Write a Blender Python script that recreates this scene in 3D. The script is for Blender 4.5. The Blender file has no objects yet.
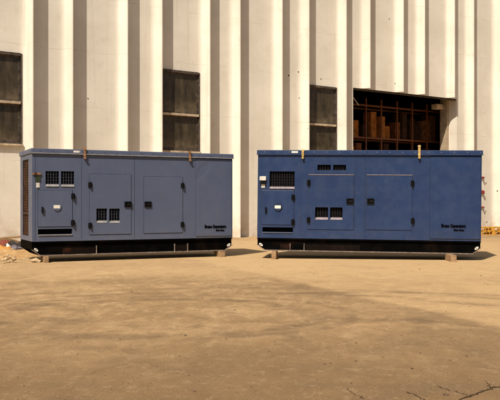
import bpy, bmesh, math, random
from mathutils import Vector, Matrix
random.seed(7)
R = math.radians
sc = bpy.context.scene
C = sc.collection

# ------------------------------------------------------------------ camera
CAM_H = 1.22
F_PX = 770.0
cam_d = bpy.data.cameras.new("camera"); cam = bpy.data.objects.new("camera", cam_d); C.objects.link(cam)
cam.location = (0, 0, CAM_H); cam.rotation_euler = (R(90), 0, 0)
cam_d.sensor_width = 36; cam_d.lens = F_PX / 500 * 36; cam_d.shift_y = 0.006
cam_d.clip_end = 2000; cam_d.clip_start = 0.05
sc.camera = cam
sc.render.resolution_x = 1024; sc.render.resolution_y = 819

# ------------------------------------------------------------------ light
SUN_EL, SUN_AZ = 51.0, 26.5       # light travels towards +Y, turned SUN_AZ to the right
ce = math.cos(R(SUN_EL))
travel = Vector((math.sin(R(SUN_AZ)) * ce, math.cos(R(SUN_AZ)) * ce, -math.sin(R(SUN_EL))))
sd = bpy.data.lights.new("sun", 'SUN'); sun = bpy.data.objects.new("sun", sd); C.objects.link(sun)
sun.rotation_euler = travel.to_track_quat('-Z', 'Y').to_euler()
sd.energy = 5.0; sd.angle = R(0.5); sd.color = (1.0, 0.885, 0.72)
w = bpy.data.worlds.new("World"); sc.world = w; w.use_nodes = True
nt = w.node_tree; nt.nodes.clear()
sky = nt.nodes.new('ShaderNodeTexSky'); sky.sky_type = 'NISHITA'; sky.sun_disc = False
sky.sun_elevation = R(SUN_EL)
to_sun = -travel
sky.sun_rotation = math.atan2(to_sun.x, to_sun.y)
sky.dust_density = 4.0; sky.air_density = 1.0; sky.ozone_density = 0.6
bg = nt.nodes.new('ShaderNodeBackground'); bg.inputs['Strength'].default_value = 0.05
wo = nt.nodes.new('ShaderNodeOutputWorld')
nt.links.new(sky.outputs[0], bg.inputs[0]); nt.links.new(bg.outputs[0], wo.inputs[0])
sc.view_settings.view_transform = 'Standard'; sc.view_settings.look = 'None'
sc.view_settings.gamma = 1.0; sc.view_settings.exposure = 0.12

# ------------------------------------------------------------------ materials
class NT:
    def __init__(s, name):
        s.m = bpy.data.materials.new(name); s.m.use_nodes = True
        s.t = s.m.node_tree; s.b = s.t.nodes['Principled BSDF']
        s.co = s.t.nodes.new('ShaderNodeTexCoord').outputs['Object']
    def node(s, k, **kw):
        n = s.t.nodes.new(k)
        for a, v in kw.items(): setattr(n, a, v)
        return n
    def link(s, a, b): s.t.links.new(a, b)
    def val(s, inp, v):
        if isinstance(v, bpy.types.NodeSocket): s.link(v, inp)
        else: inp.default_value = v
    def math(s, op, a, b=0.0, c=None, clamp=False):
        n = s.node('ShaderNodeMath', operation=op, use_clamp=clamp)
        s.val(n.inputs[0], a); s.val(n.inputs[1], b)
        if c is not None: s.val(n.inputs[2], c)
        return n.outputs[0]
    def scaled(s, sx, sy, sz, co=None, rot=0, off=(0, 0, 0)):
        n = s.node('ShaderNodeMapping'); n.inputs['Scale'].default_value = (sx, sy, sz)
        n.inputs['Rotation'].default_value = (0, 0, rot); n.inputs['Location'].default_value = off
        s.link(co or s.co, n.inputs['Vector']); return n.outputs[0]
    def noise(s, scale, detail=6, rough=0.55, co=None, dist=0.0):
        n = s.node('ShaderNodeTexNoise'); n.inputs['Scale'].default_value = scale
        n.inputs['Detail'].default_value = detail; n.inputs['Roughness'].default_value = rough
        n.inputs['Distortion'].default_value = dist
        s.link(co or s.co, n.inputs['Vector']); return n.outputs[0]
    def ramp(s, v, a, b, lo=0.0, hi=1.0):
        n = s.node('ShaderNodeMapRange', interpolation_type='SMOOTHSTEP')
        s.val(n.inputs[0], v); n.inputs[1].default_value = a; n.inputs[2].default_value = b
        n.inputs[3].default_value = lo; n.inputs[4].default_value = hi
        return n.outputs[0]
    def mix(s, f, a, b, mode='MIX'):
        n = s.node('ShaderNodeMix', data_type='RGBA', blend_type=mode)
        s.val(n.inputs[0], f)
        s.val(n.inputs[6], a if isinstance(a, bpy.types.NodeSocket) else (*a, 1))
        s.val(n.inputs[7], b if isinstance(b, bpy.types.NodeSocket) else (*b, 1))
        return n.outputs[2]
    def bump(s, h, strength=0.3, dist=0.01):
        n = s.node('ShaderNodeBump'); n.inputs['Strength'].default_value = strength
        n.inputs['Distance'].default_value = dist
        s.link(h, n.inputs['Height']); s.link(n.outputs[0], s.b.inputs['Normal'])
    def fin(s, col, rough=0.6, metal=0.0, spec=0.5):
        s.val(s.b.inputs['Base Color'], col if isinstance(col, bpy.types.NodeSocket) else (*col, 1))
        s.val(s.b.inputs['Roughness'], rough); s.b.inputs['Metallic'].default_value = metal
        s.b.inputs['Specular IOR Level'].default_value = spec
        return s.m

def simple(name, col, rough=0.6, metal=0.0, vary=0.25, scale=8.0, spec=0.5, dirt=None, dirt_amt=0.3):
    n = NT(name)
    nz = n.noise(scale)
    dark = tuple(c * (1 - vary) for c in col); lite = tuple(min(1, c * (1 + vary)) for c in col)
    c = n.mix(n.ramp(nz, 0.3, 0.7), dark, lite)
    if dirt:
        c = n.mix(n.math('MULTIPLY', n.ramp(n.noise(scale * 0.45, 8, 0.7), 0.5, 0.75), dirt_amt), c, dirt)
    n.bump(n.noise(scale * 6), 0.15, 0.004)
    return n.fin(c, rough, metal, spec)

def paint(name, col, fade, dust, rough=0.42, streak=0.2):
    n = NT(name)
    c = n.mix(n.ramp(n.noise(1.1, 5, 0.6), 0.35, 0.7), col, fade)
    # run-down streaks and settled dust, part of the surface
    st = n.ramp(n.noise(1.0, 7, 0.65, n.scaled(14, 14, 0.7)), 0.52, 0.78)
    c = n.mix(n.math('MULTIPLY', st, streak), c, dust)
    sp = n.ramp(n.noise(9, 8, 0.75), 0.6, 0.72)
    c = n.mix(n.math('MULTIPLY', sp, streak * 0.8), c, dust)
    sep = n.node('ShaderNodeSeparateXYZ'); n.link(n.co, sep.inputs[0])
    low = n.math('MULTIPLY', n.ramp(sep.outputs[2], 0.75, 0.3), n.ramp(n.noise(5, 6, 0.7), 0.35, 0.7))
    c = n.mix(n.math('MULTIPLY', low, 0.22), c, dust)
    scr = n.ramp(n.noise(1.0, 4, 0.6, n.scaled(3.0, 3.0, 38, off=(2, 1, 4))), 0.70, 0.74)
    scr = n.math('MULTIPLY', scr, n.ramp(n.noise(1.7, 3), 0.48, 0.6))
    c = n.mix(n.math('MULTIPLY', scr, 0.45), c, dust)
    fr = n.math('MULTIPLY', n.ramp(n.noise(34, 3, 0.6), 0.70, 0.73), n.ramp(n.noise(1.9, 4), 0.5, 0.62))
    c = n.mix(n.math('MULTIPLY', fr, 0.7), c, (0.09, 0.045, 0.025))
    run = n.ramp(n.noise(1.0, 5, 0.6, n.scaled(26, 26, 0.55, off=(9, 2, 7))), 0.63, 0.72)
    c = n.mix(n.math('MULTIPLY', n.math('MULTIPLY', run, n.ramp(sep.outputs[2], 1.0, 2.1)), 0.30), c, dust)
    rg = n.ramp(n.noise(4, 6, 0.6), 0.3, 0.7, rough - 0.08, rough + 0.14)
    n.bump(n.noise(1.6, 3, 0.5), 0.10, 0.05)
    return n.fin(c, rg, 0.0, 0.45)

M = {}
M['paintL'] = paint('faded_grey_blue_paint', (0.075, 0.098, 0.170), (0.085, 0.108, 0.183), (0.17, 0.17, 0.17), 0.42, 0.20)
M['paintR'] = paint('deep_blue_paint', (0.014, 0.034, 0.104), (0.016, 0.039, 0.118), (0.07, 0.08, 0.11), 0.38, 0.14)
M['dustedL'] = simple('dusted_pale_edge', (0.25, 0.245, 0.25), 0.8, 0, 0.2, 12, 0.2)  # paler tone for sills, slot lip and drip edge
M['dustedR'] = simple('dusted_pale_blue_edge', (0.27, 0.23, 0.26), 0.8, 0, 0.2, 12, 0.2)  # paler tone for sills, door top lips and bolts
M['black'] = simple('black_paint', (0.002, 0.002, 0.002), 0.8, 0, 0.3, 5, 0.02, (0.025, 0.012, 0.006), 0.35)
M['blackdusty'] = simple('black_paint_with_red_dust', (0.007, 0.004, 0.003), 0.8, 0, 0.3, 5, 0.08, (0.07, 0.024, 0.010), 0.6)
M['rubber'] = simple('black_rubber', (0.004, 0.004, 0.005), 0.6, 0, 0.2, 20, 0.12)
M['seam'] = simple('dirty_seam', (0.028, 0.036, 0.058), 0.8, 0, 0.3, 15, 0.1)
M['barL'] = simple('grey_blue_bars', (0.035, 0.042, 0.06), 0.7, 0, 0.3, 15, 0.2)
M['void'] = simple('dark_inner_foam', (0.004, 0.004, 0.004), 0.95, 0, 0.2, 20, 0.05)
M['mesh'] = simple('grille_bars', (0.014, 0.014, 0.019), 0.6, 0.0, 0.3, 20, 0.2)
M['flange'] = simple('worn_pale_flange', (0.20, 0.16, 0.135), 0.7, 0, 0.35, 9, 0.3, (0.06, 0.05, 0.05), 0.5)
M['pale'] = simple('pale_worn_metal', (0.62, 0.60, 0.55), 0.5, 0.0, 0.2, 20)
M['brass'] = simple('yellowed_zinc_lug', (0.55, 0.38, 0.14), 0.5, 0.3, 0.4, 25)
M['rustlug'] = simple('rusty_brown_lug', (0.26, 0.14, 0.07), 0.7, 0.1, 0.4, 25)
M['sticker'] = simple('white_sticker', (0.75, 0.73, 0.68), 0.5, 0, 0.1, 30)
M['decal'] = simple('black_lettering', (0.002, 0.002, 0.003), 0.9, 0, 0.1, 30, 0.0)
M['red'] = simple('red_plastic', (0.26, 0.035, 0.03), 0.5, 0, 0.3, 30)
M['green'] = simple('dark_green_display', (0.030, 0.045, 0.022), 0.3, 0, 0.3, 30)
M['rust'] = simple('rusty_radiator', (0.060, 0.028, 0.015), 0.85, 0, 0.5, 7, 0.2, (0.03, 0.018, 0.013), 0.8)
M['wood'] = None
M['glassdark'] = None

def wood(name, col, dark):
    n = NT(name)
    g = n.noise(3.0, 8, 0.65, n.scaled(2, 14, 14), 0.4)
    c = n.mix(n.ramp(g, 0.35, 0.65), dark, col)
    c = n.mix(n.math('MULTIPLY', n.ramp(n.noise(5, 6, 0.7), 0.5, 0.75), 0.45), c, tuple(x * 0.35 for x in dark))
    n.bump(g, 0.5, 0.006)
    return n.fin(c, 0.8, 0, 0.2)
M['wood'] = wood('weathered_timber', (0.42, 0.29, 0.17), (0.24, 0.15, 0.08))
M['palletwood'] = wood('orange_yellow_timber', (0.62, 0.33, 0.05), (0.42, 0.19, 0.03))

# concrete wall (object space of the warehouse: x along the wall, z up)
def wall_mat():
    n = NT('cream_painted_concrete')
    base = n.mix(n.ramp(n.noise(0.5, 6, 0.6), 0.3, 0.72), (0.70, 0.665, 0.59), (0.82, 0.785, 0.71))
    base = n.mix(n.math('MULTIPLY', n.ramp(n.noise(2.2, 8, 0.7), 0.5, 0.75), 0.28), base, (0.55, 0.45, 0.34))
    st = n.ramp(n.noise(1.0, 8, 0.7, n.scaled(7, 7, 0.22)), 0.53, 0.75)
    base = n.mix(n.math('MULTIPLY', st, 0.38), base, (0.46, 0.37, 0.27))
    st2 = n.ramp(n.noise(1.0, 8, 0.7, n.scaled(16, 16, 0.5, off=(5, 3, 1))), 0.60, 0.74)
    base = n.mix(n.math('MULTIPLY', st2, 0.25), base, (0.40, 0.32, 0.25))
    sep = n.node('ShaderNodeSeparateXYZ'); n.link(n.co, sep.inputs[0])
    # pour lines
    wob = n.math('MULTIPLY', n.noise(0.8, 3), 0.22)
    zz = n.math('ADD', sep.outputs[2], wob)
    fr = n.math('FRACT', n.math('MULTIPLY', zz, 1 / 1.75))
    ln = n.math('MULTIPLY', n.ramp(n.math('ABSOLUTE', n.math('SUBTRACT', fr, 0.5)), 0.012, 0.004), n.ramp(n.noise(1.3, 4), 0.42, 0.62))
    base = n.mix(n.math('MULTIPLY', ln, 0.22), base, (0.35, 0.27, 0.20))
    # rust-brown weeping runs and grazes
    st3 = n.ramp(n.noise(1.0, 9, 0.75, n.scaled(30, 30, 0.35, off=(1, 7, 2))), 0.60, 0.72)
    base = n.mix(n.math('MULTIPLY', n.math('MULTIPLY', st3, n.ramp(n.noise(0.45, 4), 0.45, 0.62)), 0.45), base, (0.36, 0.25, 0.16))
    gz = n.math('MULTIPLY', n.ramp(n.noise(14, 7, 0.75), 0.60, 0.68), n.ramp(n.noise(0.9, 4), 0.48, 0.64))
    base = n.mix(n.math('MULTIPLY', gz, 0.45), base, (0.40, 0.32, 0.24))
    # blemishes and pits
    sp = n.ramp(n.noise(6.5, 4, 0.6), 0.70, 0.74)
    base = n.mix(n.math('MULTIPLY', sp, 0.6), base, (0.28, 0.20, 0.14))
    # splashed dirt near the ground
    low = n.math('MULTIPLY', n.ramp(sep.outputs[2], 1.1, 0.0), n.ramp(n.noise(3, 7, 0.7), 0.3, 0.7))
    base = n.mix(n.math('MULTIPLY', low, 0.55), base, (0.40, 0.27, 0.15))
    h = n.math('ADD', n.noise(30, 6, 0.7), n.math('MULTIPLY', n.noise(3, 4), 2.0))
    n.bump(h, 0.35, 0.008)
    return n.fin(base, 0.85, 0, 0.25)
M['wall'] = wall_mat()
M['concrete'] = simple('raw_concrete', (0.36, 0.29, 0.21), 0.9, 0, 0.25, 3, 0.2, (0.2, 0.13, 0.08), 0.5)
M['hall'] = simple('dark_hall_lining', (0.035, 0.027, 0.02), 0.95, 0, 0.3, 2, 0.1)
M['frame'] = simple('old_steel_frame', (0.07, 0.055, 0.045), 0.7, 0, 0.4, 10, 0.3, (0.30, 0.22, 0.15), 0.5)
M['sill'] = simple('dusty_concrete_sill', (0.52, 0.42, 0.30), 0.9, 0, 0.25, 6, 0.2, (0.2, 0.14, 0.09), 0.5)
def glass_mat():
    n = NT('dust_caked_glass')
    c = n.mix(n.ramp(n.noise(1.2, 7, 0.65, n.scaled(3.5, 1, 0.7)), 0.3, 0.75), (0.028, 0.022, 0.013), (0.085, 0.066, 0.040))
    sep = n.node('ShaderNodeSeparateXYZ'); n.link(n.co, sep.inputs[0])
    lowA = n.ramp(sep.outputs[2], 3.5, 3.04); lowB = n.math('MULTIPLY', n.ramp(sep.outputs[2], 4.85, 4.33), n.math('GREATER_THAN', sep.outputs[2], 4.25))
    low = n.math('MULTIPLY', n.math('ADD', lowA, lowB), n.ramp(n.noise(2.5, 6, 0.7), 0.2, 0.75))
    c = n.mix(n.math('MULTIPLY', low, 0.55), c, (0.26, 0.20, 0.13))
    n.bump(n.noise(1.4, 2), 0.06, 0.03)
    return n.fin(c, n.ramp(n.noise(5, 5), 0.3, 0.7, 0.12, 0.5), 0, 0.5)
M['glassdark'] = glass_mat()
M['rackred'] = simple('orange_rack_steel', (0.17, 0.055, 0.015), 0.45, 0, 0.3, 10)
M['carton'] = simple('brown_cardboard', (0.24, 0.11, 0.04), 0.8, 0, 0.3, 5)
M['cartondark'] = simple('dark_brown_cardboard', (0.05, 0.025, 0.018), 0.8, 0, 0.3, 5)
M['stone'] = simple('pale_rubble', (0.47, 0.35, 0.21), 0.9, 0, 0.3, 14)
M['pebble'] = simple('dark_grit', (0.12, 0.075, 0.045), 0.9, 0, 0.5, 14)
M['ragred'] = simple('dark_red_cloth', (0.16, 0.035, 0.02), 0.9, 0, 0.4, 14)
M['ragblue'] = simple('faded_violet_cloth', (0.13, 0.115, 0.15), 0.9, 0, 0.4, 14)
M['ragwhite'] = simple('dirty_white_plastic', (0.62, 0.58, 0.55), 0.7, 0, 0.3, 14)
M['ragblack'] = simple('black_plastic_sheet', (0.018, 0.012, 0.012), 0.5, 0, 0.3, 14)
M['ragorange'] = simple('orange_brown_cloth', (0.55, 0.24, 0.05), 0.9, 0, 0.4, 14)

def gp(x, y):
    """ground point seen at a place of the photograph (used to measure the yard)"""
    d = CAM_H * F_PX / (y - 203.0)
    return ((x - 250) / F_PX * d, d)

def ground_mat():
    n = NT('sandy_worn_concrete_yard')
    big = n.noise(0.30, 9, 0.66, dist=0.8)
    c = n.mix(n.ramp(big, 0.36, 0.64), (0.205, 0.135, 0.070), (0.300, 0.205, 0.112))
    # blotches, longer in depth than across so that they read as patches from eye level
    sw = n.noise(1.0, 10, 0.70, n.scaled(1.3, 0.62, 1, rot=R(20)), 0.9)
    c = n.mix(n.math('MULTIPLY', n.ramp(sw, 0.44, 0.64), 0.55), c, (0.175, 0.117, 0.066))
    sw2 = n.noise(1.3, 10, 0.74, n.scaled(1.5, 0.7, 1, rot=R(-35), off=(3, 8, 0)), 1.2)
    c = n.mix(n.math('MULTIPLY', n.ramp(sw2, 0.49, 0.68), 0.55), c, (0.37, 0.262, 0.152))
    sw3 = n.noise(3.2, 10, 0.80, n.scaled(1.2, 0.75, 1, rot=R(8)), 0.8)
    c = n.mix(n.math('MULTIPLY', n.ramp(sw3, 0.50, 0.64), 0.55), c, (0.130, 0.086, 0.050))
    c = n.mix(n.math('MULTIPLY', n.ramp(sw3, 0.48, 0.36), 0.42), c, (0.42, 0.31, 0.185))
    sw4 = n.noise(11, 8, 0.8, n.scaled(1, 0.7, 1), 0.4)
    c = n.mix(n.math('MULTIPLY', n.ramp(sw4, 0.53, 0.66), 0.45), c, (0.115, 0.076, 0.045))
    sep = n.node('ShaderNodeSeparateXYZ'); n.link(n.co, sep.inputs[0])
    X, Y = sep.outputs[0], sep.outputs[1]
    wob = n.math('MULTIPLY', n.math('SUBTRACT', n.noise(0.9, 8, 0.7), 0.5), 1.0)
    # loose pale dust spread to the right of a worn diagonal edge
    (x1, y1), (x2, y2) = gp(300, 283.5), gp(500, 328)
    dx, dy = x2 - x1, y2 - y1; L = math.hypot(dx, dy); nx, ny = -dy / L, dx / L
    side = n.math('ADD', n.math('MULTIPLY', X, nx), n.math('MULTIPLY', Y, ny))
    side = n.math('SUBTRACT', side, x1 * nx + y1 * ny)
    side = n.math('ADD', side, n.math('MULTIPLY', wob, 0.7))
    dust = n.math('MULTIPLY', n.ramp(side, -0.10, 0.16), n.ramp(n.noise(1.1, 8, 0.7, n.scaled(0.7, 2.2, 1), 0.8), 0.25, 0.6, 0.45, 1.0))
    edge = n.math('MULTIPLY', n.ramp(side, -1.3, -0.05), n.ramp(side, 0.04, -0.06))
    near = n.ramp(n.math('ADD', Y, wob), 12.5, 10.5)
    c = n.mix(n.math('MULTIPLY', n.math('MULTIPLY', dust, 0.55), n.ramp(Y, 26, 17)), c, (0.41, 0.290, 0.160))
    c = n.mix(n.math('MULTIPLY', n.math('MULTIPLY', edge, 0.26), near), c, (0.135, 0.092, 0.052))
    # pale strip of wind-blown sand in front of the machines
    sand = n.math('MULTIPLY', n.ramp(n.math('ADD', Y, n.math('MULTIPLY', wob, 3.0)), 11.5, 14.0), n.ramp(Y, 30, 22))
    c = n.mix(n.math('MULTIPLY', sand, 0.50), c, (0.40, 0.285, 0.160))
    # vignette darkening painted into the ground colour towards the front
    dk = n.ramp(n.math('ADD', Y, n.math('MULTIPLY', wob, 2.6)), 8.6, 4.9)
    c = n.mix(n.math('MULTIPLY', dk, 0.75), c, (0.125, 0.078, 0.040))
    # old tyre sweeps
    for (cx, cy, r, wd, am) in ((-1.0, 8.4, 1.35, 0.13, 0.32), (-0.95, 8.5, 1.62, 0.08, 0.24), (-0.3, 7.6, 2.9, 0.12, 0.26), (-0.2, 7.7, 3.35, 0.10, 0.2), (0.9, 6.6, 1.5, 0.1, 0.2), (1.4, 6.2, 4.3, 0.12, 0.22), (-3.2, 8.2, 1.1, 0.1, 0.22)):
        ddx = n.math('MULTIPLY', n.math('SUBTRACT', X, cx), 0.78); ddy = n.math('SUBTRACT', Y, cy)
        d = n.math('SQRT', n.math('ADD', n.math('MULTIPLY', ddx, ddx), n.math('MULTIPLY', ddy, ddy)))
        d = n.math('ADD', d, n.math('MULTIPLY', wob, 0.35))
        k = n.ramp(n.math('ABSOLUTE', n.math('SUBTRACT', d, r)), wd * 1.6, wd * 0.2)
        k = n.math('MULTIPLY', k, n.ramp(n.noise(1.1, 9, 0.72), 0.40, 0.60))
        c = n.mix(n.math('MULTIPLY', k, am * 2.6), c, (0.12, 0.080, 0.046))
    # oil and damp stains, and painted vignette at the bottom corners: photo x, y, half width, half height
    for (px, py, hw, hh, am) in ((292, 337, 17, 4.5, .7), (375, 352, 30, 6, .45), (420, 321, 16, 3.5, .85), (300, 287, 14, 3, .6), (200, 318, 12, 3, .4),
                                 (55, 319, 14, 3, .5), (85, 348, 14, 3.5, .5), (110, 361, 22, 4, .5), (478, 352, 26, 9, .55),
                                 (415, 343, 26, 5, .5), (196, 327, 9, 5, .45), (330, 367, 50, 6, .45), (190, 371, 40, 4, .35),
                                 (440, 388, 40, 7, .55), (60, 386, 60, 6, .4), (40, 340, 34, 5, .3), (250, 355, 40, 4, .35)):
        a = gp(px - hw, py); b = gp(px + hw, py); t = gp(px, py - hh); u = gp(px, py + hh)
        cx, cy = (a[0] + b[0]) / 2, (t[1] + u[1]) / 2
        rx, ry = (b[0] - a[0]) / 2, (t[1] - u[1]) / 2
        ex = n.math('DIVIDE', n.math('SUBTRACT', X, cx), rx); ey = n.math('DIVIDE', n.math('SUBTRACT', Y, cy), ry)
        d = n.math('SQRT', n.math('ADD', n.math('MULTIPLY', ex, ex), n.math('MULTIPLY', ey, ey)))
        d = n.math('ADD', d, n.math('MULTIPLY', wob, 2.6))
        c = n.mix(n.math('MULTIPLY', n.ramp(d, 1.25, 0.15), am), c, (0.13, 0.088, 0.05))
    c = n.mix(n.ramp(n.math('ADD', Y, wob), 3.4, 1.5), c, (0.06, 0.05, 0.042))   # unseen ground behind the camera, darkened to cut bounce light
    # sharp-edged worn skin of the concrete with exposed aggregate
    wk = n.ramp(n.noise(2.0, 12, 0.82, n.scaled(1.0, 0.8, 1, off=(4, 4, 0)), 0.3), 0.515, 0.555)
    c = n.mix(n.math('MULTIPLY', wk, 0.13), c, (0.12, 0.083, 0.052))
    wk2 = n.ramp(n.noise(7.0, 12, 0.85, n.scaled(1.0, 0.8, 1, off=(1, 9, 0)), 0.2), 0.54, 0.58)
    c = n.mix(n.math('MULTIPLY', wk2, 0.15), c, (0.46, 0.35, 0.23))
    # grit
    g = n.noise(26, 5, 0.8)
    c = n.mix(n.math('MULTIPLY', n.ramp(g, 0.54, 0.72), 0.40), c, (0.16, 0.10, 0.055))
    g2 = n.noise(60, 3, 0.7)
    c = n.mix(n.math('MULTIPLY', n.ramp(g2, 0.56, 0.72), 0.35), c, (0.55, 0.40, 0.24))
    sp = n.ramp(n.noise(7.5, 2, 0.5), 0.745, 0.76)
    c = n.mix(n.math('MULTIPLY', sp, 0.7), c, (0.08, 0.05, 0.03))
    h = n.math('ADD', n.math('MULTIPLY', n.noise(22, 8, 0.75), 1.0), n.math('MULTIPLY', n.noise(1.4, 6, 0.6), 4.0))
    n.bump(h, 0.35, 0.010)
    c = n.mix(1.0, c, (1.34, 1.31, 1.24), 'MULTIPLY')
    return n.fin(c, 0.9, 0, 0.2)
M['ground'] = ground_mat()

# ------------------------------------------------------------------ mesh helpers
class MB:
    def __init__(s): s.bm = bmesh.new(); s.smooth = False
    def box(s, x0, x1, y0, y1, z0, z1, bev=0.0):
        t = bmesh.new()
        v = [t.verts.new((x, y, z)) for x in (x0, x1) for y in (y0, y1) for z in (z0, z1)]
        for f in ((0, 1, 3, 2), (4, 6, 7, 5), (0, 4, 5, 1), (2, 3, 7, 6), (0, 2, 6, 4), (1, 5, 7, 3)): t.faces.new([v[i] for i in f])
        if bev: bmesh.ops.bevel(t, geom=list(t.edges), offset=bev, segments=2, profile=0.7, affect='EDGES')
        s.merge(t); return s
    def merge(s, t, mat=None):
        me = bpy.data.meshes.new('tmp'); t.to_mesh(me); t.free()
        if mat is not None: me.transform(mat)
        s.bm.from_mesh(me); bpy.data.meshes.remove(me)
    def obox(s, c, size, rot, bev=0.0):
        q = MB().box(-size[0] / 2, size[0] / 2, -size[1] / 2, size[1] / 2, -size[2] / 2, size[2] / 2, bev)
        s.merge(q.bm, Matrix.Translation(c) @ rot.to_4x4()); return s
    def cyl(s, p, q, r, seg=16, r2=None):
        p, q = Vector(p), Vector(q); d = q - p; t = bmesh.new()
        bmesh.ops.create_cone(t, cap_ends=True, segments=seg, radius1=r, radius2=r if r2 is None else r2, depth=d.length)
        s.merge(t, Matrix.Translation((p + q) / 2) @ d.to_track_quat('Z', 'Y').to_matrix().to_4x4()); return s
    def prism(s, pts, y0, y1):
        a = [s.bm.verts.new((x, y0, z)) for x, z in pts]; b = [s.bm.verts.new((x, y1, z)) for x, z in pts]
        s.bm.faces.new(a); s.bm.faces.new(b[::-1]); n = len(pts)
        for i in range(n): s.bm.faces.new((a[i], b[i], b[(i + 1) % n], a[(i + 1) % n]))
        return s
    def torus(s, c, rad, r, axis='Y', sx=1.0, sz=1.0):
        t = bmesh.new(); n, m = 24, 8; vs = []
        for i in range(n):
            a = 2 * math.pi * i / n
            for j in range(m):
                b = 2 * math.pi * j / m; k = rad + r * math.cos(b)
                vs.append(t.verts.new((k * math.cos(a) * sx, r * math.sin(b), k * math.sin(a) * sz)))
        for i in range(n):
            for j in range(m): t.faces.new((vs[i * m + j], vs[i * m + (j + 1) % m], vs[((i + 1) % n) * m + (j + 1) % m], vs[((i + 1) % n) * m + j]))
        mat = Matrix.Translation(c)
        if axis == 'X': mat = mat @ Matrix.Rotation(R(90), 4, 'Z')
        s.merge(t, mat); return s
    def blob(s, c, size, seed=0, sub=2, rough=0.25):
        t = bmesh.new(); bmesh.ops.create_icosphere(t, subdivisions=sub, radius=1)
        rr = random.Random(seed)
        for v in t.verts:
            k = 1 + rr.uniform(-rough, rough); v.co = Vector((v.co.x * size[0], v.co.y * size[1], v.co.z * size[2])) * k
        s.merge(t, Matrix.Translation(c)); return s
    def build(s, name, mat, parent=None, smooth=False):
        me = bpy.data.meshes.new(name); bmesh.ops.recalc_face_normals(s.bm, faces=list(s.bm.faces))
        s.bm.to_mesh(me); s.bm.free(); me.materials.append(mat)
        if smooth:
            for p in me.polygons: p.use_smooth = True
        o = bpy.data.objects.new(name, me); C.objects.link(o)
        if parent: o.parent = parent
        return o

def holed(mb, u0, u1, v0, v1, holes, y0, y1):
    """upright sheet with real thickness from y0 (front) to y1 and rectangular holes right through"""
    us = sorted({u0, u1, *[h[0] for h in holes], *[h[1] for h in holes]}); vs = sorted({v0, v1, *[h[2] for h in holes], *[h[3] for h in holes]})
    us = [u for u in us if u0 <= u <= u1]; vs = [v for v in vs if v0 <= v <= v1]
    def solid(i, j):
        if i < 0 or j < 0 or i >= len(us) - 1 or j >= len(vs) - 1: return False
        cu, cv = (us[i] + us[i + 1]) / 2, (vs[j] + vs[j + 1]) / 2
        return not any(h[0] < cu < h[1] and h[2] < cv < h[3] for h in holes)
    bm = mb.bm; cache = {}
    def V(u, y, v):
        k = (round(u, 5), round(y, 5), round(v, 5))
        if k not in cache: cache[k] = bm.verts.new((u, y, v))
        return cache[k]
    def F(*c):
        try: bm.faces.new([V(*p) for p in c])
        except ValueError: pass
    for i in range(len(us) - 1):
        for j in range(len(vs) - 1):
            if not solid(i, j): continue
            a, b, c, d = us[i], us[i + 1], vs[j], vs[j + 1]
            F((a, y0, c), (b, y0, c), (b, y0, d), (a, y0, d)); F((a, y1, c), (a, y1, d), (b, y1, d), (b, y1, c))
            if not solid(i - 1, j): F((a, y0, c), (a, y0, d), (a, y1, d), (a, y1, c))
            if not solid(i + 1, j): F((b, y0, c), (b, y1, c), (b, y1, d), (b, y0, d))
            if not solid(i, j - 1): F((a, y0, c), (a, y1, c), (b, y1, c), (b, y0, c))
            if not solid(i, j + 1): F((a, y0, d), (b, y0, d), (b, y1, d), (a, y1, d))
    return mb

def empty(name, loc, rz=0.0, ry=0.0):
    o = bpy.data.objects.new(name, None); C.objects.link(o); o.location = loc
    o.rotation_euler = (0, ry, rz); o.empty_display_size = 0.3
    return o
def tag(o, label=None, cat=None, group=None, kind=None):
    if label: o['label'] = label
    if cat: o['category'] = cat
    if group: o['group'] = group
    if kind: o['kind'] = kind
    return o

def text_mesh(name, body, u, v, width, height, mat, parent, y, bold=0.012):
    cu = bpy.data.curves.new(name, 'FONT'); cu.body = body; cu.size = 1.0; cu.offset = bold; cu.extrude = 0.004; cu.resolution_u = 3
    t = bpy.data.objects.new('tmp_text', cu); C.objects.link(t); bpy.context.view_layer.update()
    me = bpy.data.meshes.new_from_object(t.evaluated_get(bpy.context.evaluated_depsgraph_get()))
    bpy.data.objects.remove(t); me.name = name
    xs = [q.co.x for q in me.vertices]; x0, x1 = min(xs), max(xs); zs = [q.co.y for q in me.vertices]; z0, z1 = min(zs), max(zs)
    for q in me.vertices:
        q.co = ((q.co.x - x0) / (x1 - x0) * width + u, y - q.co.z, (q.co.y - z0) / (z1 - z0) * height + v)
    me.materials.clear(); me.materials.append(mat)
    mb_ = MB()                                     # heavy weight: the strokes are thickened sideways
    for k_, (du_, dv_) in enumerate(((0, 0), (.003, .001), (-.003, -.001))):
        m2 = me.copy()
        for q in m2.vertices: q.co.x += du_; q.co.z += dv_; q.co.y -= k_ * .0003
        mb_.bm.from_mesh(m2)
    o = mb_.build(name, mat, parent); return o

# ------------------------------------------------------------------ ground
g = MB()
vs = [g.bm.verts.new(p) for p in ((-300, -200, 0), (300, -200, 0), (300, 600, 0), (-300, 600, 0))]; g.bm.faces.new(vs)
tag(g.build('ground', M['ground']), kind='structure')

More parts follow.
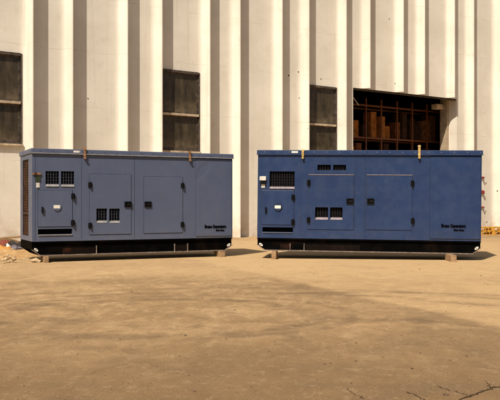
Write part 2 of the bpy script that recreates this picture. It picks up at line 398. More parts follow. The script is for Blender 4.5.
def crack(pts, wd, seed):
    rr = random.Random(seed); P = [Vector((*gp(*p), 0.0045)) for p in pts]; Q = []
    for a, b in zip(P, P[1:]):
        for k in range(9): Q.append(a.lerp(b, k / 9) + Vector((rr.uniform(-1, 1), rr.uniform(-1, 1), 0)) * 0.014)
    Q.append(P[-1]); m = MB(); prev = None
    for i, q in enumerate(Q):
        d = (Q[min(i + 1, len(Q) - 1)] - Q[max(i - 1, 0)]).normalized(); nrm = Vector((-d.y, d.x, 0))
        k = wd * rr.uniform(0.12, 0.62) * (0.25 if i in (0, len(Q) - 1) else 1)
        cur = (m.bm.verts.new(q + nrm * k), m.bm.verts.new(q - nrm * k))
        if prev: m.bm.faces.new((prev[0], prev[1], cur[1], cur[0]))
        prev = cur
    return m
M['crack'] = simple('dark_crack_filling', (0.085, 0.056, 0.033), 0.95, 0, 0.3, 20, 0.1)
cr = MB()
for pts, wd, sd_ in ((((512, 383), (490, 389), (476, 394), (462, 399), (448, 408)), 0.017, 1), (((470, 396.5), (452, 391), (436, 386)), 0.007, 2),
                     (((405, 391), (416, 396), (430, 404)), 0.009, 3), (((365, 399), (352, 393), (345, 388)), 0.006, 4), (((490, 389), (486, 381)), 0.008, 5)):
    c_ = crack(pts, wd, sd_); me = bpy.data.meshes.new('t'); c_.bm.to_mesh(me); cr.bm.from_mesh(me)
tag(cr.build('ground_cracks', M['crack']), kind='structure')

rr = random.Random(3); gm = MB()
for k in range(150):
    y = rr.uniform(4.2, 15.0); x = rr.uniform(-0.36, 0.36) * y
    r_ = rr.uniform(0.003, 0.009) * (1.5 if rr.random() < .1 else 1)
    gm.blob((x, y, r_ * .3), (r_ * rr.uniform(.8, 1.8), r_, r_ * .6), k, 1)
for k in range(900):
    y = 4.2 + 6.5 * rr.random() ** 1.6; x = rr.uniform(-0.36, 0.36) * y
    r_ = rr.uniform(0.0015, 0.0042)
    gm.blob((x, y, r_ * .3), (r_ * rr.uniform(.8, 1.8), r_, r_ * .7), k, 0)
tag(gm.build('grit', M['pebble']), 'scattered dark grit and crumbs lying on the sandy concrete yard', 'grit', kind='stuff')

# ------------------------------------------------------------------ warehouse
PHI = math.atan2(F_PX, 1150.0)
AZ = 32016.0
P0 = (-42 / F_PX * (AZ / 1192), AZ / 1192)
wh = empty('warehouse', (P0[0], P0[1], 0), PHI)
tag(wh, 'cream concrete warehouse with tall vertical ribs, stacked windows and a dark doorway', 'warehouse')
PER, NAR, OFF = 3.088, 1.245, -.085
S0, S1, HT = -18.0, 38.0, 12.5
edges = []
for j in range(-6, 13):
    edges += [j * PER + OFF, j * PER + NAR + OFF]
edges = sorted(e for e in edges if S0 < e < S1)
WIN = {}   # wide bays ending at rib j*PER with even j hold windows
OPEN = (6.69, 12.74, 5.80)
prof_rib = [(a, b * 1.14) for a, b in [(-.34, 0), (-.30, .002), (-.26, .008), (-.215, .020), (-.185, .040), (-.16, .070), (-.138, .108), (-.115, .155), (-.095, .200), (-.075, .238), (-.055, .263), (-.03, .280), (-.01, .285), (0, .275), (0, 0)]]
D = 0.228
def panel(sa, sb, idx):
    j = round((sb - OFF) / PER)
    wide = sb - sa > 1.5
    is_win = wide and j % 2 == 0 and abs(sb - OFF - j * PER) < .01 and not (OPEN[0] < sb <= OPEN[1] + .01)
    z_rows = [0.0, HT]; hole = None
    if is_win: hole = (sa + 0.06, sb - 0.26, 2.99, 5.72)
    if sa < OPEN[1] and sb > OPEN[0]:
        hole = (max(sa - 9, OPEN[0]), min(sb + 9, OPEN[1]), 0.0, OPEN[2])
    if hole: z_rows = sorted({0.0, HT, hole[2], hole[3]})
    pr = [(sa, 0.0)]
    for k in range(1, 4): pr.append((sa + (sb - .34 - sa) * k / 4, 0.0))
    if hole and sa < hole[0] < sb: pr.append((hole[0], 0.0))
    if hole and sa < hole[1] < sb - .341: pr.append((hole[1], 0.0))
    pr += [(sb + a, b) for a, b in prof_rib]
    head, tail = pr[:-len(prof_rib)], pr[-len(prof_rib):]
    pr = sorted(head) + tail
    m = MB(); bm = m.bm
    rows = [[bm.verts.new((x, -o, z)) for x, o in pr] for z in z_rows]
    for a in range(len(z_rows) - 1):
        zc = (z_rows[a] + z_rows[a + 1]) / 2
        for i in range(len(pr) - 1):
            xc = (pr[i][0] + pr[i + 1][0]) / 2
            if hole and hole[0] < xc < hole[1] and hole[2] < zc < hole[3]: continue
            f = bm.faces.new((rows[a][i], rows[a][i + 1], rows[a + 1][i + 1], rows[a + 1][i]))
            f.smooth = (len(head) <= i < len(pr) - 3)
    if hole and hole[2] == 0.0:      # underside of what hangs over the doorway
        pts = [bm.verts.new((x, -o, hole[3])) for x, o in pr if hole[0] - 1e-6 <= x <= hole[1] + 1e-6]
        if hole[1] < sb: pts = []
        if len(pts) > 2: bm.faces.new(pts)
    bm.faces.new([bm.verts.new((x, -o, HT)) for x, o in pr])
    for v in list(bm.verts):
        if not v.link_faces: bm.verts.remove(v)
    o = MB(); o.bm.free(); o.bm = bm
    me = bpy.data.meshes.new('wall_panel'); bm.normal_update(); bmesh.ops.recalc_face_normals(bm, faces=list(bm.faces)); 
    bm.to_mesh(me); bm.free(); me.materials.append(M['wall'])
    ob = bpy.data.objects.new('wall_panel', me); C.objects.link(ob); ob.parent = wh
    if is_win: window(hole)

def window(h):
    a, b, z0, z1 = h; mid = 4.25
    fr = MB()
    # reveal lining
    fr.box(a - .002, a + .05, -0.012, 0.20, z0, z1); fr.box(b - .03, b + .002, -0.030, 0.20, z0, z1)
    
    fr.box(a + .05, b - .05, -0.030, 0.20, z1 - .07, z1 + .012); fr.box(a + .05, b - .05, 0.02, 0.20, z0 + .002, z0 + .06)
    wn = fr.build('window', M['frame'], wh)
    sl = MB().box(a + .05, b - .05, -0.055, 0.16, mid - .055, mid + .02, .008)
    sl.build('transom', M['sill'], wn)
    # vertical sash bars next to the jambs and a thin meeting bar
    sb_ = MB()
    for z_a, z_b in ((z0 + .06, mid - .055), (mid + .02, z1 - .07)):
        sb_.box(a + .05, a + .10, 0.035, 0.075, z_a, z_b); sb_.box(b - .10, b - .05, 0.035, 0.075, z_a, z_b)
        sb_.box(a + .10, b - .10, 0.035, 0.075, z_b - .05, z_b); sb_.box(a + .10, b - .10, 0.035, 0.075, z_a, z_a + .05)
    sb_.build('sash', M['frame'], wn)
    for z_a, z_b in ((z0 + .11, mid - .105), (mid + .07, z1 - .12)):
        MB().box(a + .10, b - .10, 0.050, 0.058, z_a, z_b).build('pane', M['glassdark'], wn)
    MB().box(a - .02, b + .02, -0.09, 0.10, z0 - .06, z0, .01).build('sill', M['sill'], wn)

allb = [S0] + edges + [S1]
for i in range(len(allb) - 1):
    if allb[i + 1] - allb[i] > .45: panel(allb[i], allb[i + 1], i)

# doorway: jambs, beam above, hall behind
MB().box(OPEN[1], OPEN[1] + .35, 0.004, 0.46, 0, OPEN[2] + .3).build('door_jamb', M['wall'], wh)
MB().box(OPEN[0] - .35, OPEN[0], 0.004, 0.66, 0, OPEN[2] + .3).build('door_jamb', M['wall'], wh)
MB().box(OPEN[0], OPEN[1], 0.03, 0.5, OPEN[2] + .006, OPEN[2] + .6).build('door_lintel', M['frame'], wh)
MB().box(OPEN[0] + .02, OPEN[1] - .02, 0.06, 0.11, OPEN[2] - .07, OPEN[2]).build('door_rail', M['frame'], wh)
MB().cyl((OPEN[0] + .02, .35, OPEN[2] - .05), (OPEN[0] + .62, .35, OPEN[2] - .62), .02, 8).build('brace', M['sill'], wh)
MB().box(12.15, 12.58, .62, .95, 5.40, 5.62, .02).build('corbel', M['sill'], wh)
MB().box(12.62, 12.86, .464, .86, 0, 8).build('column', M['concrete'], wh)
sh = MB()
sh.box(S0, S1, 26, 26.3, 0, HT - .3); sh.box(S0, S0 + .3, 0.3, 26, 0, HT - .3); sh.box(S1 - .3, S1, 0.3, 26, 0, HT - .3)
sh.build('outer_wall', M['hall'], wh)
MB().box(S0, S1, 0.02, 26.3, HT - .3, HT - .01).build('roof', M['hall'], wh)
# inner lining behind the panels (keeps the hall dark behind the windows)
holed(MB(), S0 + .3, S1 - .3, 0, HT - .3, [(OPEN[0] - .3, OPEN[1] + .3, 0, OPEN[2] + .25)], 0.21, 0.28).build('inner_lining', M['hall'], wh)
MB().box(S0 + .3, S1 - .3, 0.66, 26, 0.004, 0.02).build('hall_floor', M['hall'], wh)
# anchor holes and stubs seen on the ribs and panels
def wall_s(px): return 57583.0 * (1 / (1400 - px) - 1 / 1192)
def wall_z(px, py): return CAM_H + (203 - py) / F_PX * AZ / (1400 - px)
def on_rib(s):
    for e in edges:
        for (a, o1), (b, o2) in zip(prof_rib, prof_rib[1:]):
            if e + a <= s < e + b: return o1 + (o2 - o1) * (s - e - a) / (b - a)
    return 0.0
for px, py, r_ in ((288.6, 75.5, .045), (298.3, 72, .04), (320.8, 79, .035), (299, 98, .03), (303, 129, .02), (71.5, 28, .035), (88, 98.5, .03), (389, 19, .035),
                   (486, 183, .045), (494, 191, .045), (485.5, 211.5, .045), (486.5, 222, .045), (496, 31, .03), (421, 72, .025), (240.3, 122, .03), (394.5, 83.5, .035)):
    s_, z_ = wall_s(px), wall_z(px, py); o_ = on_rib(s_)
    MB().cyl((s_, -o_ - .008, z_), (s_, -o_ + .04, z_), r_ * .62, 10).build('anchor', M['rust'], wh)
for k, py in enumerate((177.6, 192.2, 207.2)):
    s_, z_ = wall_s(481.3), wall_z(482, py); hgt = (.045, .085, .03)[k]
    br = MB().box(s_ - .14, s_ + .12, -.05, .01, z_ - hgt, z_ + hgt, .008)
    br.box(s_ - .02, s_ + .07, -.13, -.05, z_ - hgt * .6, z_ + hgt * .6, .006)
    tag(br.build('wall_bracket', M['red']), ('upper rusty red bracket on the cream wall right of the blue generator',
        'largest red bracket in the middle of the wall column right of the blue generator',
        'lowest thin red bracket on the cream wall above the orange pallets')[k], 'bracket', 'red brackets on the wall')
    br = bpy.data.objects[-1] if False else None
for o in list(C.objects):
    if o.name.startswith('wall_bracket'):
        o.location = wh.location; o.rotation_euler = wh.rotation_euler

# racking in the hall, seen through the doorway
rk = empty('storage_rack', wh.matrix_basis @ Vector((0, 0, 0)) if False else (P0[0], P0[1], 0), PHI)
tag(rk, 'tall orange steel storage rack loaded with cartons inside the dark doorway', 'rack')
ry0, ry1 = 1.7, 2.7
posts = (7.15, 8.05, 8.95, 9.85, 10.8, 11.75, 12.7, 13.6)
for px in posts:
    for y_ in (ry0, ry1):
        MB().box(px - .028, px + .028, y_, y_ + .06, 0.02, 5.75).build('post', M['rackred'], rk)
for zz in (1.1, 2.5, 3.95, 5.35):
    for y_ in (ry0 + .01, ry1 + .01):
        MB().box(posts[0] + .06, posts[-1] - .06, y_, y_ + .06, zz + .05, zz + .12).build('beam', M['rackred'], rk)
rr = random.Random(5)
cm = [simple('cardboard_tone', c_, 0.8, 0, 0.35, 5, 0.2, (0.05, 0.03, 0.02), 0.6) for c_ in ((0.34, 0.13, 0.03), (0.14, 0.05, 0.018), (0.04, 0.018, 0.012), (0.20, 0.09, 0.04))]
levels = ((1.1, 'lowest'), (2.5, 'second'), (3.95, 'top'))
bays = ('first', 'second', 'third', 'fourth', 'fifth', 'sixth', 'seventh')
for zz, lev in levels:
    for bi, (a, b) in enumerate(zip(posts, posts[1:])):
        x_ = a + .06; k = 0
        while k < 2:
            w_ = rr.uniform(.26, .37); h_ = rr.uniform(.45, 1.25); dy = rr.uniform(0, .25)
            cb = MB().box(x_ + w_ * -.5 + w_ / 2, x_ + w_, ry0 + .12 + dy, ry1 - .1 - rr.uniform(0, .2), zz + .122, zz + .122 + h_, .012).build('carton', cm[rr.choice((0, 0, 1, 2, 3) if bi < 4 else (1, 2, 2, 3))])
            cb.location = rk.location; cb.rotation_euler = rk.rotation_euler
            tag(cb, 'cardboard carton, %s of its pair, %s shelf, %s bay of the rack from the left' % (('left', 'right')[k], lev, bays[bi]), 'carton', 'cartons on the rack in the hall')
            x_ += w_ + rr.uniform(.03, .07); k += 1
# ------------------------------------------------------------------ generators
class Front:
    """measures a place of the photograph on a generator's front plane: (length along, height above the skid)"""
    def __init__(s, loc, rz, ry):
        s.m = Matrix.Translation(loc) @ Matrix.Rotation(rz, 4, 'Z') @ Matrix.Rotation(ry, 4, 'Y'); s.i = s.m.inverted()
    def __call__(s, px, py, y=0.0):
        o = s.i @ Vector((0, 0, CAM_H)); t = s.i @ Vector(((px - 250) / F_PX, 1, CAM_H + (203 - py) / F_PX)); d = t - o
        k = (y - o.y) / d.y; p = o + d * k
        return p.x, p.z

def genset(spec):
    loc, rz, ry, L, W = spec['loc'], spec['rz'], spec['ry'], spec['L'], spec['W']
    BH, H = spec['BH'], spec['H']
    P, DU = spec['paint'], spec['dusted']
    root = empty('generator', loc, rz, ry); tag(root, spec['label'], 'generator', 'generators standing in the yard')
    q = Front(loc, rz, ry)
    def rect(r):
        x0, y0, x1, y1 = r; xm, ym = (x0 + x1) / 2, (y0 + y1) / 2
        return q(x0, ym)[0], q(x1, ym)[0], q(xm, y1)[1], q(xm, y0)[1]
    DP = 0.11                                   # depth of the front shell
    CAP = 0.10
    zt = H - CAP
    # ---- skid
    ch, cw = 0.12, 0.17
    pts = [(cw, 0), (L - cw, 0), (L, ch), (L, BH), (0, BH), (0, ch)]
    sk = MB().prism([(cw, .012), (L - cw, .012), (L - .004, ch), (L - .004, BH - .004), (.004, BH - .004), (.004, ch)], .045, .09)
    sk.prism([(cw, .012), (L - cw, .012), (L - .004, ch), (L - .004, BH - .004), (.004, BH - .004), (.004, ch)], W - .09, W - .045)
    sk.box(.004, .05, .09, W - .09, ch, BH - .004); sk.box(L - .05, L - .004, .09, W - .09, ch, BH - .004)
    sk.box(cw, cw + .06, .09, W - .09, .0, .12); sk.box(L - cw - .06, L - cw, .09, W - .09, .0, .12)
    sk.box(.05, L - .05, .09, W - .09, BH - .05, BH - .02)
    skid = sk.build('skid', M['black'], root)
    fl = MB(); th = .018
    fl.box(cw, L - cw, -.002, .06, 0, th)
    fl.prism([(L - cw, 0), (L, ch), (L, ch + th), (L - cw, th)], -.002, .06); fl.prism([(0, ch), (cw, 0), (cw, th), (0, ch + th)], -.002, .06)
    fl.build('bottom_flange', M['flange'], skid)
    MB().box(0, L, .004, .06, BH - .03, BH - .002).build('top_flange', M['black'], skid)
    for px in spec['stiff']:
        u = q(px, 250)[0]; MB().box(u - .007, u + .007, .006, .045, th + .001, BH - .11).build('stiffener', M['flange'], skid)
    for (x0, x1) in spec['pockets']:
        u0, u1 = q(x0, 250)[0], q(x1, 250)[0]
        MB().box(u0, u1, .028, .045, th + .012, .15).build('fork_pocket', M['blackdusty'], skid)
    for u in (.085, L - .085):
        e = MB().torus((0, 0, 0), .027, .018, 'Y'); e = e.build('lifting_eye', M['pale'], skid, True)
        e.location = (u, .018, .125); e.rotation_euler = (0, R(38 if u < 1 else -38), 0); e.scale = (1.15, .8, .62)
    # ---- shell
    SILL = .05
    vr = {}
    for r in spec['vents']:
        a_ = rect(r); vr[r] = (a_[0], a_[1], a_[2] - SILL, a_[3])
    holes = list(vr.values()) + [rect(r) for r in spec['slots'] + spec['upvents']]
    bod = MB().box(0.03, L - .03, DP, W, BH + .001, zt + .02)
    bod.box(.002, .03, DP, W, BH + .001, zt + .02, .004) if not spec['side'] else None
    body = bod.build('enclosure', P, root)
    fp = holed(MB(), 0, L, BH + .002, zt, holes, 0, DP - .001).build('front_frame', P, root)
    bv = fp.modifiers.new('b', 'BEVEL'); bv.width = .006; bv.segments = 2; bv.limit_method = 'ANGLE'
    # end panels
    for u0, u1, has in ((0.0, .03, spec['side']), (L - .03, L, False)):
        if has:
            sx0, sx1, sz0, sz1 = .42, 1.12, BH + .10, zt - .10
            t = holed(MB(), DP, W, BH + .002, zt, [(sx0, sx1, sz0, sz1)], 0, .03)
            mat = Matrix(((0, 1, 0, 0), (1, 0, 0, 0), (0, 0, 1, 0), (0, 0, 0, 1)))
            bmesh.ops.transform(t.bm, matrix=mat, verts=t.bm.verts); ep = t.build('end_panel', P, root)
            rg = MB().box(.022, .028, sx0, sx1, sz0, sz1); rad = rg.build('radiator_core', M['rust'], ep)
            gb = MB(); k = sz0 + .03
            while k < sz1: gb.box(.014, .020, sx0, sx1, k, k + .004); k += .055
            for yy in (sx0 + (sx1 - sx0) * f for f in (.0, .33, .66, .98)): gb.box(.006, .012, yy, yy + .014, sz0, sz1)
            gb.box(-.004, .012, sx0 + .02, sx1 - .02, BH + .55, BH + .60)
            gb.build('guard', M['rust'], ep)
        else:
            MB().box(u0, u1, DP, W, BH + .002, zt).build('end_panel', P, root)
    # ---- roof cap with drip edge and bolts
    cp = MB().box(-.022, L + .022, -.022, W + .022, zt + .004, H, .012).build('roof_cap', P, root)
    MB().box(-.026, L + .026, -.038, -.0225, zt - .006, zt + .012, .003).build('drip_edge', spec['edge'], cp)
    bo = MB(); u = .15
    while u < L: bo.cyl((u, -.0215, zt + .055), (u, -.030, zt + .055), .009, 8); u += .27
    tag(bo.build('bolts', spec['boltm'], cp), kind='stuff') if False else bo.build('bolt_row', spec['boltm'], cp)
    # ---- seams of the fixed panels
    for px in spec['seams']:
        u = q(px, 200)[0]; MB().box(u - .0035, u + .0035, -.0015, .004, BH + .03, zt - .012).build('panel_seam', M['seam'], root)
    # ---- doors
    for dsp in spec['doors']:
        u0, u1, v0, v1 = rect(dsp['r'])
        hs = [h for h in holes if u0 < (h[0] + h[1]) / 2 < u1 and v0 < (h[2] + h[3]) / 2 < v1]
        gap = MB(); gap.box(u0 - .008, u1 + .008, -.002, .003, v0 - .008, v0); gap.box(u0 - .008, u1 + .008, -.002, .003, v1, v1 + .008)
        gap.box(u0 - .008, u0, -.002, .003, v0, v1); gap.box(u1, u1 + .008, -.002, .003, v0, v1)
        d = holed(MB(), u0, u1, v0, v1, hs, -.012, -.001).build('door', P, root)
        bv = d.modifiers.new('b', 'BEVEL'); bv.width = .005; bv.segments = 2; bv.limit_method = 'ANGLE'
        gap.build('gasket', M['seam'], d)
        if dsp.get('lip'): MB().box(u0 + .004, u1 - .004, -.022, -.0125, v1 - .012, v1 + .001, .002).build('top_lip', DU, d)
        for (px, py) in dsp.get('hinges', ()):
            hu, hv = q(px, py); h = MB().box(hu - .040, hu + .036, -.034, -.0005, hv - .052, hv + .052, .010)
            h.cyl((hu, -.038, hv - .062), (hu, -.038, hv + .062), .020, 12); h.build('hinge', M['rubber'], d)
        for (px, py) in dsp.get('latch', ()):
            hu, hv = q(px, py); l = MB()
            holed(l, hu - .078, hu + .075, hv - .062, hv + .062, [(hu - .052, hu + .052, hv - .040, hv + .040)], -.036, -.0122)
            lt = l.build('latch', M['rubber'], d)
            MB().box(hu - .052, hu + .052, -.026, -.0242, hv - .04, hv + .04).build('latch_dish', M['void'], lt)
            MB().box(hu - .02, hu + .045, -.033, -.0262, hv - .012, hv + .016, .004).build('latch_paddle', M['mesh'], lt)
        for (px, py) in dsp.get('pull', ()):
            hu, hv = q(px, py); MB().box(hu - .018, hu + .018, -.05, -.022, hv - .065, hv + .065, .008).build('handle', M['rubber'], d)
        if 'badge' in dsp:
            hu, hv = q(*dsp['badge'])
            b = MB().cyl((hu, -.0115, hv), (hu, -.030, hv), .085, 28).build('badge', P, d)
            MB().box(hu - .072, hu + .062, -.0325, -.0302, hv - .032, hv + .034, .001).build('badge_plate', M['sticker'], b)
            if not spec['side']: MB().torus((hu, -.030, hv), .083, .006).build('badge_rim', M['mesh'], b, True)
    # ---- grilles
    for r in spec['vents'] + spec['upvents']:
        u0, u1, v0, v1 = vr.get(r) or rect(r)
        g0 = spec['gd']; gr = MB().box(u0 + .0005, u1 - .0005, g0, .108, v0 + .0005, v1 - .0005).build('grille', M['void'], root)
        bars = MB(); n = max(3, int((u1 - u0) / .052))
        for k in range(1, n): uu = u0 + (u1 - u0) * k / n; bars.box(uu - .006, uu + .006, g0 - .016, g0 - .0005, v0, v1)
        nv = max(2, int((v1 - v0) / .06))
        for k in range(1, nv): vv = v0 + (v1 - v0) * k / nv; bars.box(u0, u1, g0 - .014, g0 - .0008, vv - .0025, vv + .0025)
        bars.build('grille_bars', M['barL'] if spec['side'] else M['mesh'], gr)
        if r in spec['vents']:
            s = MB(); y0_ = -.020
            a = [s.bm.verts.new(p) for p in ((u0 + .003, y0_, v0 - .052), (u1 - .003, y0_, v0 - .052), (u1 - .003, .07, v0 + .012), (u0 + .003, .07, v0 + .012))]
            s.bm.verts.ensure_lookup_table()
            s = MB().prism([(0, 0), (1, 0), (1, 1)], 0, 1) if False else MB()
            t = bmesh.new(); xs = (u0 + .001, u1 - .001)
            vv_ = [[t.verts.new((x, y, z)) for (y, z) in ((-.014, v0 + .001), (-.016, v0 + .004), (-.014, v0 + .008), (g0 - .018, v0 + SILL), (g0 - .017, v0 + SILL - .004), (g0 - .017, v0 + .003), (0, v0 + .001))] for x in xs]
            t.faces.new(vv_[0]); t.faces.new(vv_[1][::-1])
            for i in range(7): t.faces.new((vv_[0][i], vv_[0][(i + 1) % 7], vv_[1][(i + 1) % 7], vv_[1][i]))
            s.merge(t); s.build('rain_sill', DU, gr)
    for r in spec['slots']:
        u0, u1, v0, v1 = rect(r)
        sl = MB().box(u0 + .0005, u1 - .0005, .10, .108, v0 + .0005, v1 - .0005).build('cable_slot', M['void'], root)
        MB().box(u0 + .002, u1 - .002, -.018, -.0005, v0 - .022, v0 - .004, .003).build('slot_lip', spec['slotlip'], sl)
    # ---- lugs on the roof edge
    for k, (px, py0, py1) in enumerate(spec['lugs']):
        u, v1 = q(px, py0); _, v0 = q(px, py1)
        lg = MB().box(u - .026, u + .026, -.052, -.0385, v0 + .055, v1, .004)
        lg.cyl((u, -.06, v1 - .02), (u, -.036, v1 - .02), .03, 12)
        l = lg.build('lifting_lug', spec['lugm'], root)
        MB().cyl((u, -.072, v0 + .025), (u, -.022, v0 + .025), .026, 12).build('lug_pin', spec['lugm'], l)
        MB().box(u - .03, u + .03, -.038, .10, v1 - .012, v1 + .0, .003).build('lug_strap', spec['lugm'], l)
    a, b = spec['toplabel']; u, v = q(a, b); MB().box(u - .07, u + .07, -.0245, -.0215, v - .018, v + .022).build('label_plate', M['sticker'], root)
    # ---- control fittings at the left edge
    for nm, (px, py), (hw, hh), y_, mt in spec['fit']:
        u, v = q(px, py); MB().box(u - hw, u + hw, -y_, .004 if y_ < .03 else -.001, v - hh, v + hh, .004).build(nm, M[mt], root)
    # ---- wide plain cover, slightly dented sheet
    cu0, cu1, cv0, cv1 = q(spec['seams'][-1], 200)[0] + .006, L - .012, BH + .03, zt - .016
    cm_ = MB(); nu, nv = 56, 56; gv = []; du, dv = q(*spec['dent'])
    for i in range(nu + 1):
        row = []
        for j in range(nv + 1):
            u = cu0 + (cu1 - cu0) * i / nu; v = cv0 + (cv1 - cv0) * j / nv
            ed = min(1, 8 * min(i, nu - i) / nu) * min(1, 8 * min(j, nv - j) / nv)
            k = math.sin(u * 5.1 + v * 2) * math.cos(v * 4.3 - u) * .0022
            p_, r_ = (u - du) + (v - dv), (u - du) - (v - dv)
            dn = spec['dd'] * math.exp(-(p_ / .30) ** 2 - (r_ / .10) ** 2)
            row.append(cm_.bm.verts.new((u, -.005 + ed * (k + dn), v)))
        gv.append(row)
    for i in range(nu):
        for j in range(nv): cm_.bm.faces.new((gv[i][j], gv[i + 1][j], gv[i + 1][j + 1], gv[i][j + 1]))
    co_ = cm_.build('cover_panel', P, root, True)
    so_ = co_.modifiers.new('s', 'SOLIDIFY'); so_.thickness = .0025; so_.offset = -1
    # ---- lettering
    (x0, y0, x1, y1), (x2, y2, x3, y3) = spec['text']
    u0, u1, v0, v1 = rect((x0, y0, x1, y1)); text_mesh('lettering', 'Bruno Generators', u0, v0, u1 - u0, v1 - v0, M['decal'], root, -.0095, .010)
    u0, u1, v0, v1 = rect((x2, y2, x3, y3)); text_mesh('lettering', 'Service', u0, v0, u1 - u0, v1 - v0, M['decal'], root, -.0095, .010)
    return root, q

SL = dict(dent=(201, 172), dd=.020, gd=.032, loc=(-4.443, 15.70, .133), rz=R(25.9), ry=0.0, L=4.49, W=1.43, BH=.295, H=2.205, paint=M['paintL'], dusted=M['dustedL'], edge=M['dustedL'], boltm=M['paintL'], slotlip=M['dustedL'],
    label='faded grey-blue enclosed generator with a rusty radiator end, the left one on timber blocks', side=True, lugm=M['rustlug'],
    stiff=(96.7, 175, 188), pockets=((63, 95), (176, 187)),
    vents=[(45.6, 171.2, 59, 184.2), (61, 171.3, 74.2, 184.4), (96.4, 208.6, 107, 220.6), (109.2, 208.7, 119.7, 220.7)], upvents=[], slots=[(38, 228.9, 72.4, 234.3)],
    seams=(35.2, 81.5, 134.5, 196), 
    doors=[dict(r=(38, 190.5, 72.2, 226.6), hinges=((73, 196.3), (72.7, 222.8)), pull=((42.2, 210),), badge=(56.8, 206.8)),
           dict(r=(89.5, 174.3, 131, 234.2), hinges=((90, 185), (90, 225.5)), latch=((127.8, 204.4),)),
           dict(r=(144, 177, 182.5, 233), hinges=((182.4, 185.6), (182.2, 224.5)), latch=((147.7, 204.4),))],
    lugs=[(84.3, 147.8, 159), (189.2, 151.5, 161.5)], toplabel=(76.6, 151.8),
    fit=[('rocker_switch', (36.5, 173.8), (.085, .022), .03, 'rustlug'), ('control_display', (37.8, 178.8), (.05, .06), .016, 'green'), ('stop_button', (35.2, 173.6), (.022, .024), .04, 'rust'),
         ('warning_plate', (37.8, 185.2), (.035, .05), .010, 'pale'), ('cable', (38.2, 191), (.008, .10), .010, 'green')],
    text=((204.7, 224.7, 225.7, 228.0), (215.7, 229.0, 224, 231.0)))
SR = dict(dent=(455, 200), dd=.003, gd=.06, loc=(.154, 16.90, .182), rz=R(-7.25), ry=R(.6), L=4.77, W=1.43, BH=.275, H=2.20, paint=M['paintR'], dusted=M['dustedR'], edge=M['paintR'], boltm=M['dustedR'], slotlip=M['paintL'],
    label='deep blue enclosed generator with brass lugs, standing before the dark doorway', side=False, lugm=M['brass'],
    stiff=(290, 304), pockets=((280, 289), (305, 360)),
    vents=[(269.6, 171.4, 294.6, 186.6), (315.2, 207.3, 328, 217.4), (330.2, 207.4, 342.5, 217.5)], upvents=[(317.5, 164.8, 330.7, 170.2), (333.3, 164.8, 346, 170.2)], slots=[(262.4, 227.3, 293, 232.0)],
    seams=(259.6, 300.5, 354.8, 364.6, 430),
    doors=[dict(r=(262, 190.3, 294, 224.8), hinges=((293.2, 197.3), (293, 222)), pull=((266, 210),), badge=(278.1, 207)),
           dict(r=(308.2, 174.6, 353.8, 229.5), hinges=((308.8, 182.6), (308.6, 219.8)), latch=((350, 201.3),), lip=True),
           dict(r=(366.2, 174.8, 412.2, 230), hinges=((412.5, 183.3), (412.7, 220.8)), latch=((370.6, 201.3),), lip=True)],
    lugs=[(303, 150, 159), (419.2, 145.6, 158.8)], toplabel=(294.8, 152.2),
    fit=[('padlock_box', (263, 178.4), (.070, .045), .05, 'pale'), ('rocker_switch', (263.2, 182.8), (.06, .026), .05, 'rubber'), ('warning_plate', (263.2, 186), (.04, .04), .012, 'pale')],
    text=((441.4, 223.9, 465.6, 227.6), (453.8, 228.8, 464, 231.1)))
gl, qL = genset(SL); gr_, qR = genset(SR)
# small dent in the left machine's plain panel
# ------------------------------------------------------------------ timber blocks under the skids
def block(front, spec, px, off, size, label, rot=0):
    u = front(px, 255)[0]; base = front.m @ Vector((u, off, 0)); h = base.z
    m = MB().box(-size[0] / 2, size[0] / 2, -size[1] / 2, size[1] / 2, 0, h - .003, .006)
    o = m.build('timber_block', M['wood']); o.location = (base.x, base.y, 0); o.rotation_euler = (0, 0, spec['rz'] + rot)
    return tag(o, label, 'timber block', 'timber blocks under the generators')
block(qL, SL, 45.5, .10, (.09, .42), 'thin weathered timber block under the radiator end of the grey-blue generator')
block(qL, SL, 220.5, .05, (.12, .36), 'weathered timber block under the lettered end of the grey-blue generator')
block(qR, SR, 274.5, .02, (.10, .42), 'upright timber block under the padlocked end of the deep blue generator')
block(qR, SR, 449.5, -.20, (.12, .52), 'pale stubby timber block jutting out under the lettered end of the blue generator', R(6))

# ------------------------------------------------------------------ pallets
def pallet(loc, rz, label):
    r_ = empty('pallet', loc, rz); tag(r_, label, 'pallet', 'orange-yellow pallets by the wall')
    for k in range(7): MB().box(-.6 + k * .183, -.6 + k * .183 + .1, -.4, .4, .122, .144, .003).build('deck_board', M['palletwood'], r_)
    for y in (-.4, -.05, .3): MB().box(-.6, .6, y, y + .1, .1, .1215).build('stringer', M['palletwood'], r_)
    for y in (-.4, -.05, .3):
        for x in (-.6, -.07, .46): MB().box(x, x + .14, y, y + .1, .0222, .0995).build('foot_block', M['palletwood'], r_)
    for y in (-.4, -.05, .3): MB().box(-.6, .6, y, y + .1, 0, .022).build('runner', M['palletwood'], r_)
pallet((9.32, 29.9, .001), R(4), 'orange-yellow wooden pallet lying on the ground right of the blue generator')
pallet((9.30, 29.92, .148), R(2.5), 'orange-yellow wooden pallet stacked on top of another by the wall')

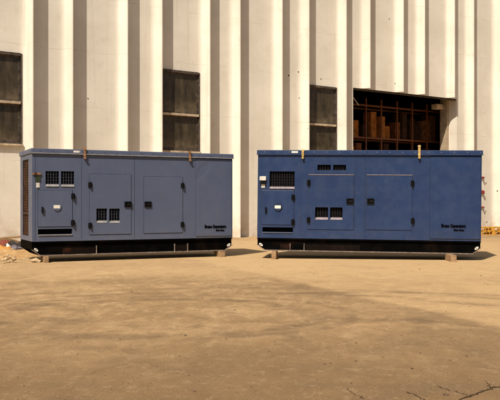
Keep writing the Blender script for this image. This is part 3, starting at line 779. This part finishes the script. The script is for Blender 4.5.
# ------------------------------------------------------------------ litter by the left machine
def cloth(name, px, py, size, mat, label, cat, seed, lift=.02, rz=0.0):
    rr = random.Random(seed); t = MB(); n = 14; bm = t.bm; vs = []
    ph = [rr.uniform(0, 6) for _ in range(6)]
    for i in range(n + 1):
        row = []
        for j in range(n + 1):
            a, b = i / n - .5, j / n - .5; e = 1 - min(1, 2 * max(abs(a), abs(b))) ** 3
            wob = 1 + .14 * math.sin(7 * a + ph[0]) + .12 * math.sin(9 * b + ph[1])
            z = .006 + size[2] * e * (.45 + .3 * math.sin(11 * a + ph[2] + 3 * b) + .3 * math.sin(13 * b + ph[3] + 5 * a))
            row.append(bm.verts.new((a * size[0] * wob + .05 * math.sin(8 * b + ph[4]), b * size[1] * wob + .05 * math.sin(9 * a + ph[5]), max(.004, z))))
        vs.append(row)
    for i in range(n):
        for j in range(n): bm.faces.new((vs[i][j], vs[i + 1][j], vs[i + 1][j + 1], vs[i][j + 1]))
    o = t.build(name, mat, None, True); g_ = gp(px, py); o.location = (g_[0], g_[1], .004); o.rotation_euler = (0, 0, rz)
    sdm = o.modifiers.new('s', 'SOLIDIFY'); sdm.thickness = .012; sdm.offset = 1
    return tag(o, label, cat)
cloth('plastic_sheet', 16, 247.5, (.55, .7, .20), M['ragblack'], 'crumpled black plastic lying by the corner of the grey-blue generator', 'plastic sheet', 1)
cloth('red_rag', 3, 246, (.95, .9, .16), M['ragred'], 'dark red cloth heap at the foot of the cream wall at far left', 'rag', 2)
cloth('orange_rag', 1, 250, (.7, .8, .11), M['ragorange'], 'orange-brown rag spread on the sand at the far left', 'rag', 3)
cloth('violet_rag', 13.5, 249.4, (.40, .35, .10), M['ragblue'], 'faded violet rag on the sand beside the black plastic', 'rag', 4)
cloth('white_bag', 9.8, 248, (.22, .35, .13), M['ragwhite'], 'small dirty white plastic bag between the rags at left', 'plastic bag', 5)
pk = MB().box(-.9, .9, -.06, .06, 0, .05, .006).build('plank', M['wood']); g_ = gp(-4, 244.2); pk.location = (g_[0], g_[1], .14); pk.rotation_euler = (R(4), R(-4), R(22))
tag(pk, 'weathered plank resting on the red cloth heap at the wall', 'plank')
# sand drift and rubble
t = MB(); n = 26; rr = random.Random(11); vs = []
ca, cb_ = gp(14, 255)
for i in range(n + 1):
    row = []
    for j in range(n + 1):
        a, b = i / n * 2 - 1, j / n * 2 - 1; e = max(0, 1 - (a * a + b * b)) ** 1.3
        z = .10 * e * (1 + .45 * math.sin(9 * a + 3 * b) * math.cos(8 * b)) + e * rr.uniform(0, .022) - .003
        row.append(t.bm.verts.new((ca - .35 + a * 1.25, cb_ + b * 1.5, z)))
    vs.append(row)
for i in range(n):
    for j in range(n): t.bm.faces.new((vs[i][j], vs[i + 1][j], vs[i + 1][j + 1], vs[i][j + 1]))
def sand_mat():
    n = NT('loose_orange_sand'); c = n.mix(n.ramp(n.noise(6, 8, .7), .35, .68), (0.36, 0.21, 0.09), (0.55, 0.37, 0.18))
    n.bump(n.noise(25, 6, .7), .6, .02); return n.fin(c, .95, 0, .1)
tag(t.build('sand_drift', sand_mat(), None, True), kind='structure')
stones = ((36.2, 262.3, .10, 'white broken stone at the front corner of the grey-blue generator'), (33.2, 261.5, .06, 'small pale stone left of the white one by the generator corner'),
          (6.5, 262.6, .07, 'angular pale rubble piece lowest at the left of the sand'), (8.2, 258.6, .055, 'upper pale rubble piece on the sand at far left'),
          (14, 262.8, .06, 'flat pale rubble piece in the middle of the loose row on the sand'), (22, 254.5, .075, 'tan stone lying under the rusty end of the grey-blue generator'),
          (27.5, 253.4, .06, 'tan stone right beneath the skid corner of the grey-blue generator'), (2.6, 263.6, .05, 'leftmost small brown rubble piece at the picture edge'))
for k, (px, py, s_, lb) in enumerate(stones):
    g_ = gp(px, py); o = MB().blob((0, 0, 0), (s_, s_ * .8, s_ * .55), 40 + k, 2, .22).build('stone', M['stone']); o.location = (g_[0], g_[1], s_ * .35 + (.05 if px < 20 else 0)); o.rotation_euler = (0, 0, k)
    tag(o, lb, 'stone', 'stones by the left generator')
rm = MB(); rr = random.Random(8)
for k in range(170):
    px = rr.gauss(12, 10); py = rr.gauss(256, 5)
    if py < 246 or px > 40: continue
    g_ = gp(px, py); r_ = rr.uniform(.005, .022) * (1.7 if rr.random() < .08 else 1); rm.blob((g_[0], g_[1], rr.uniform(.0, .06)), (r_ * 1.3, r_, r_ * .7), k, 1)
tag(rm.build('rubble', M['stone']), 'loose crumbled rubble scattered over the sand at the left of the yard', 'rubble', kind='stuff')
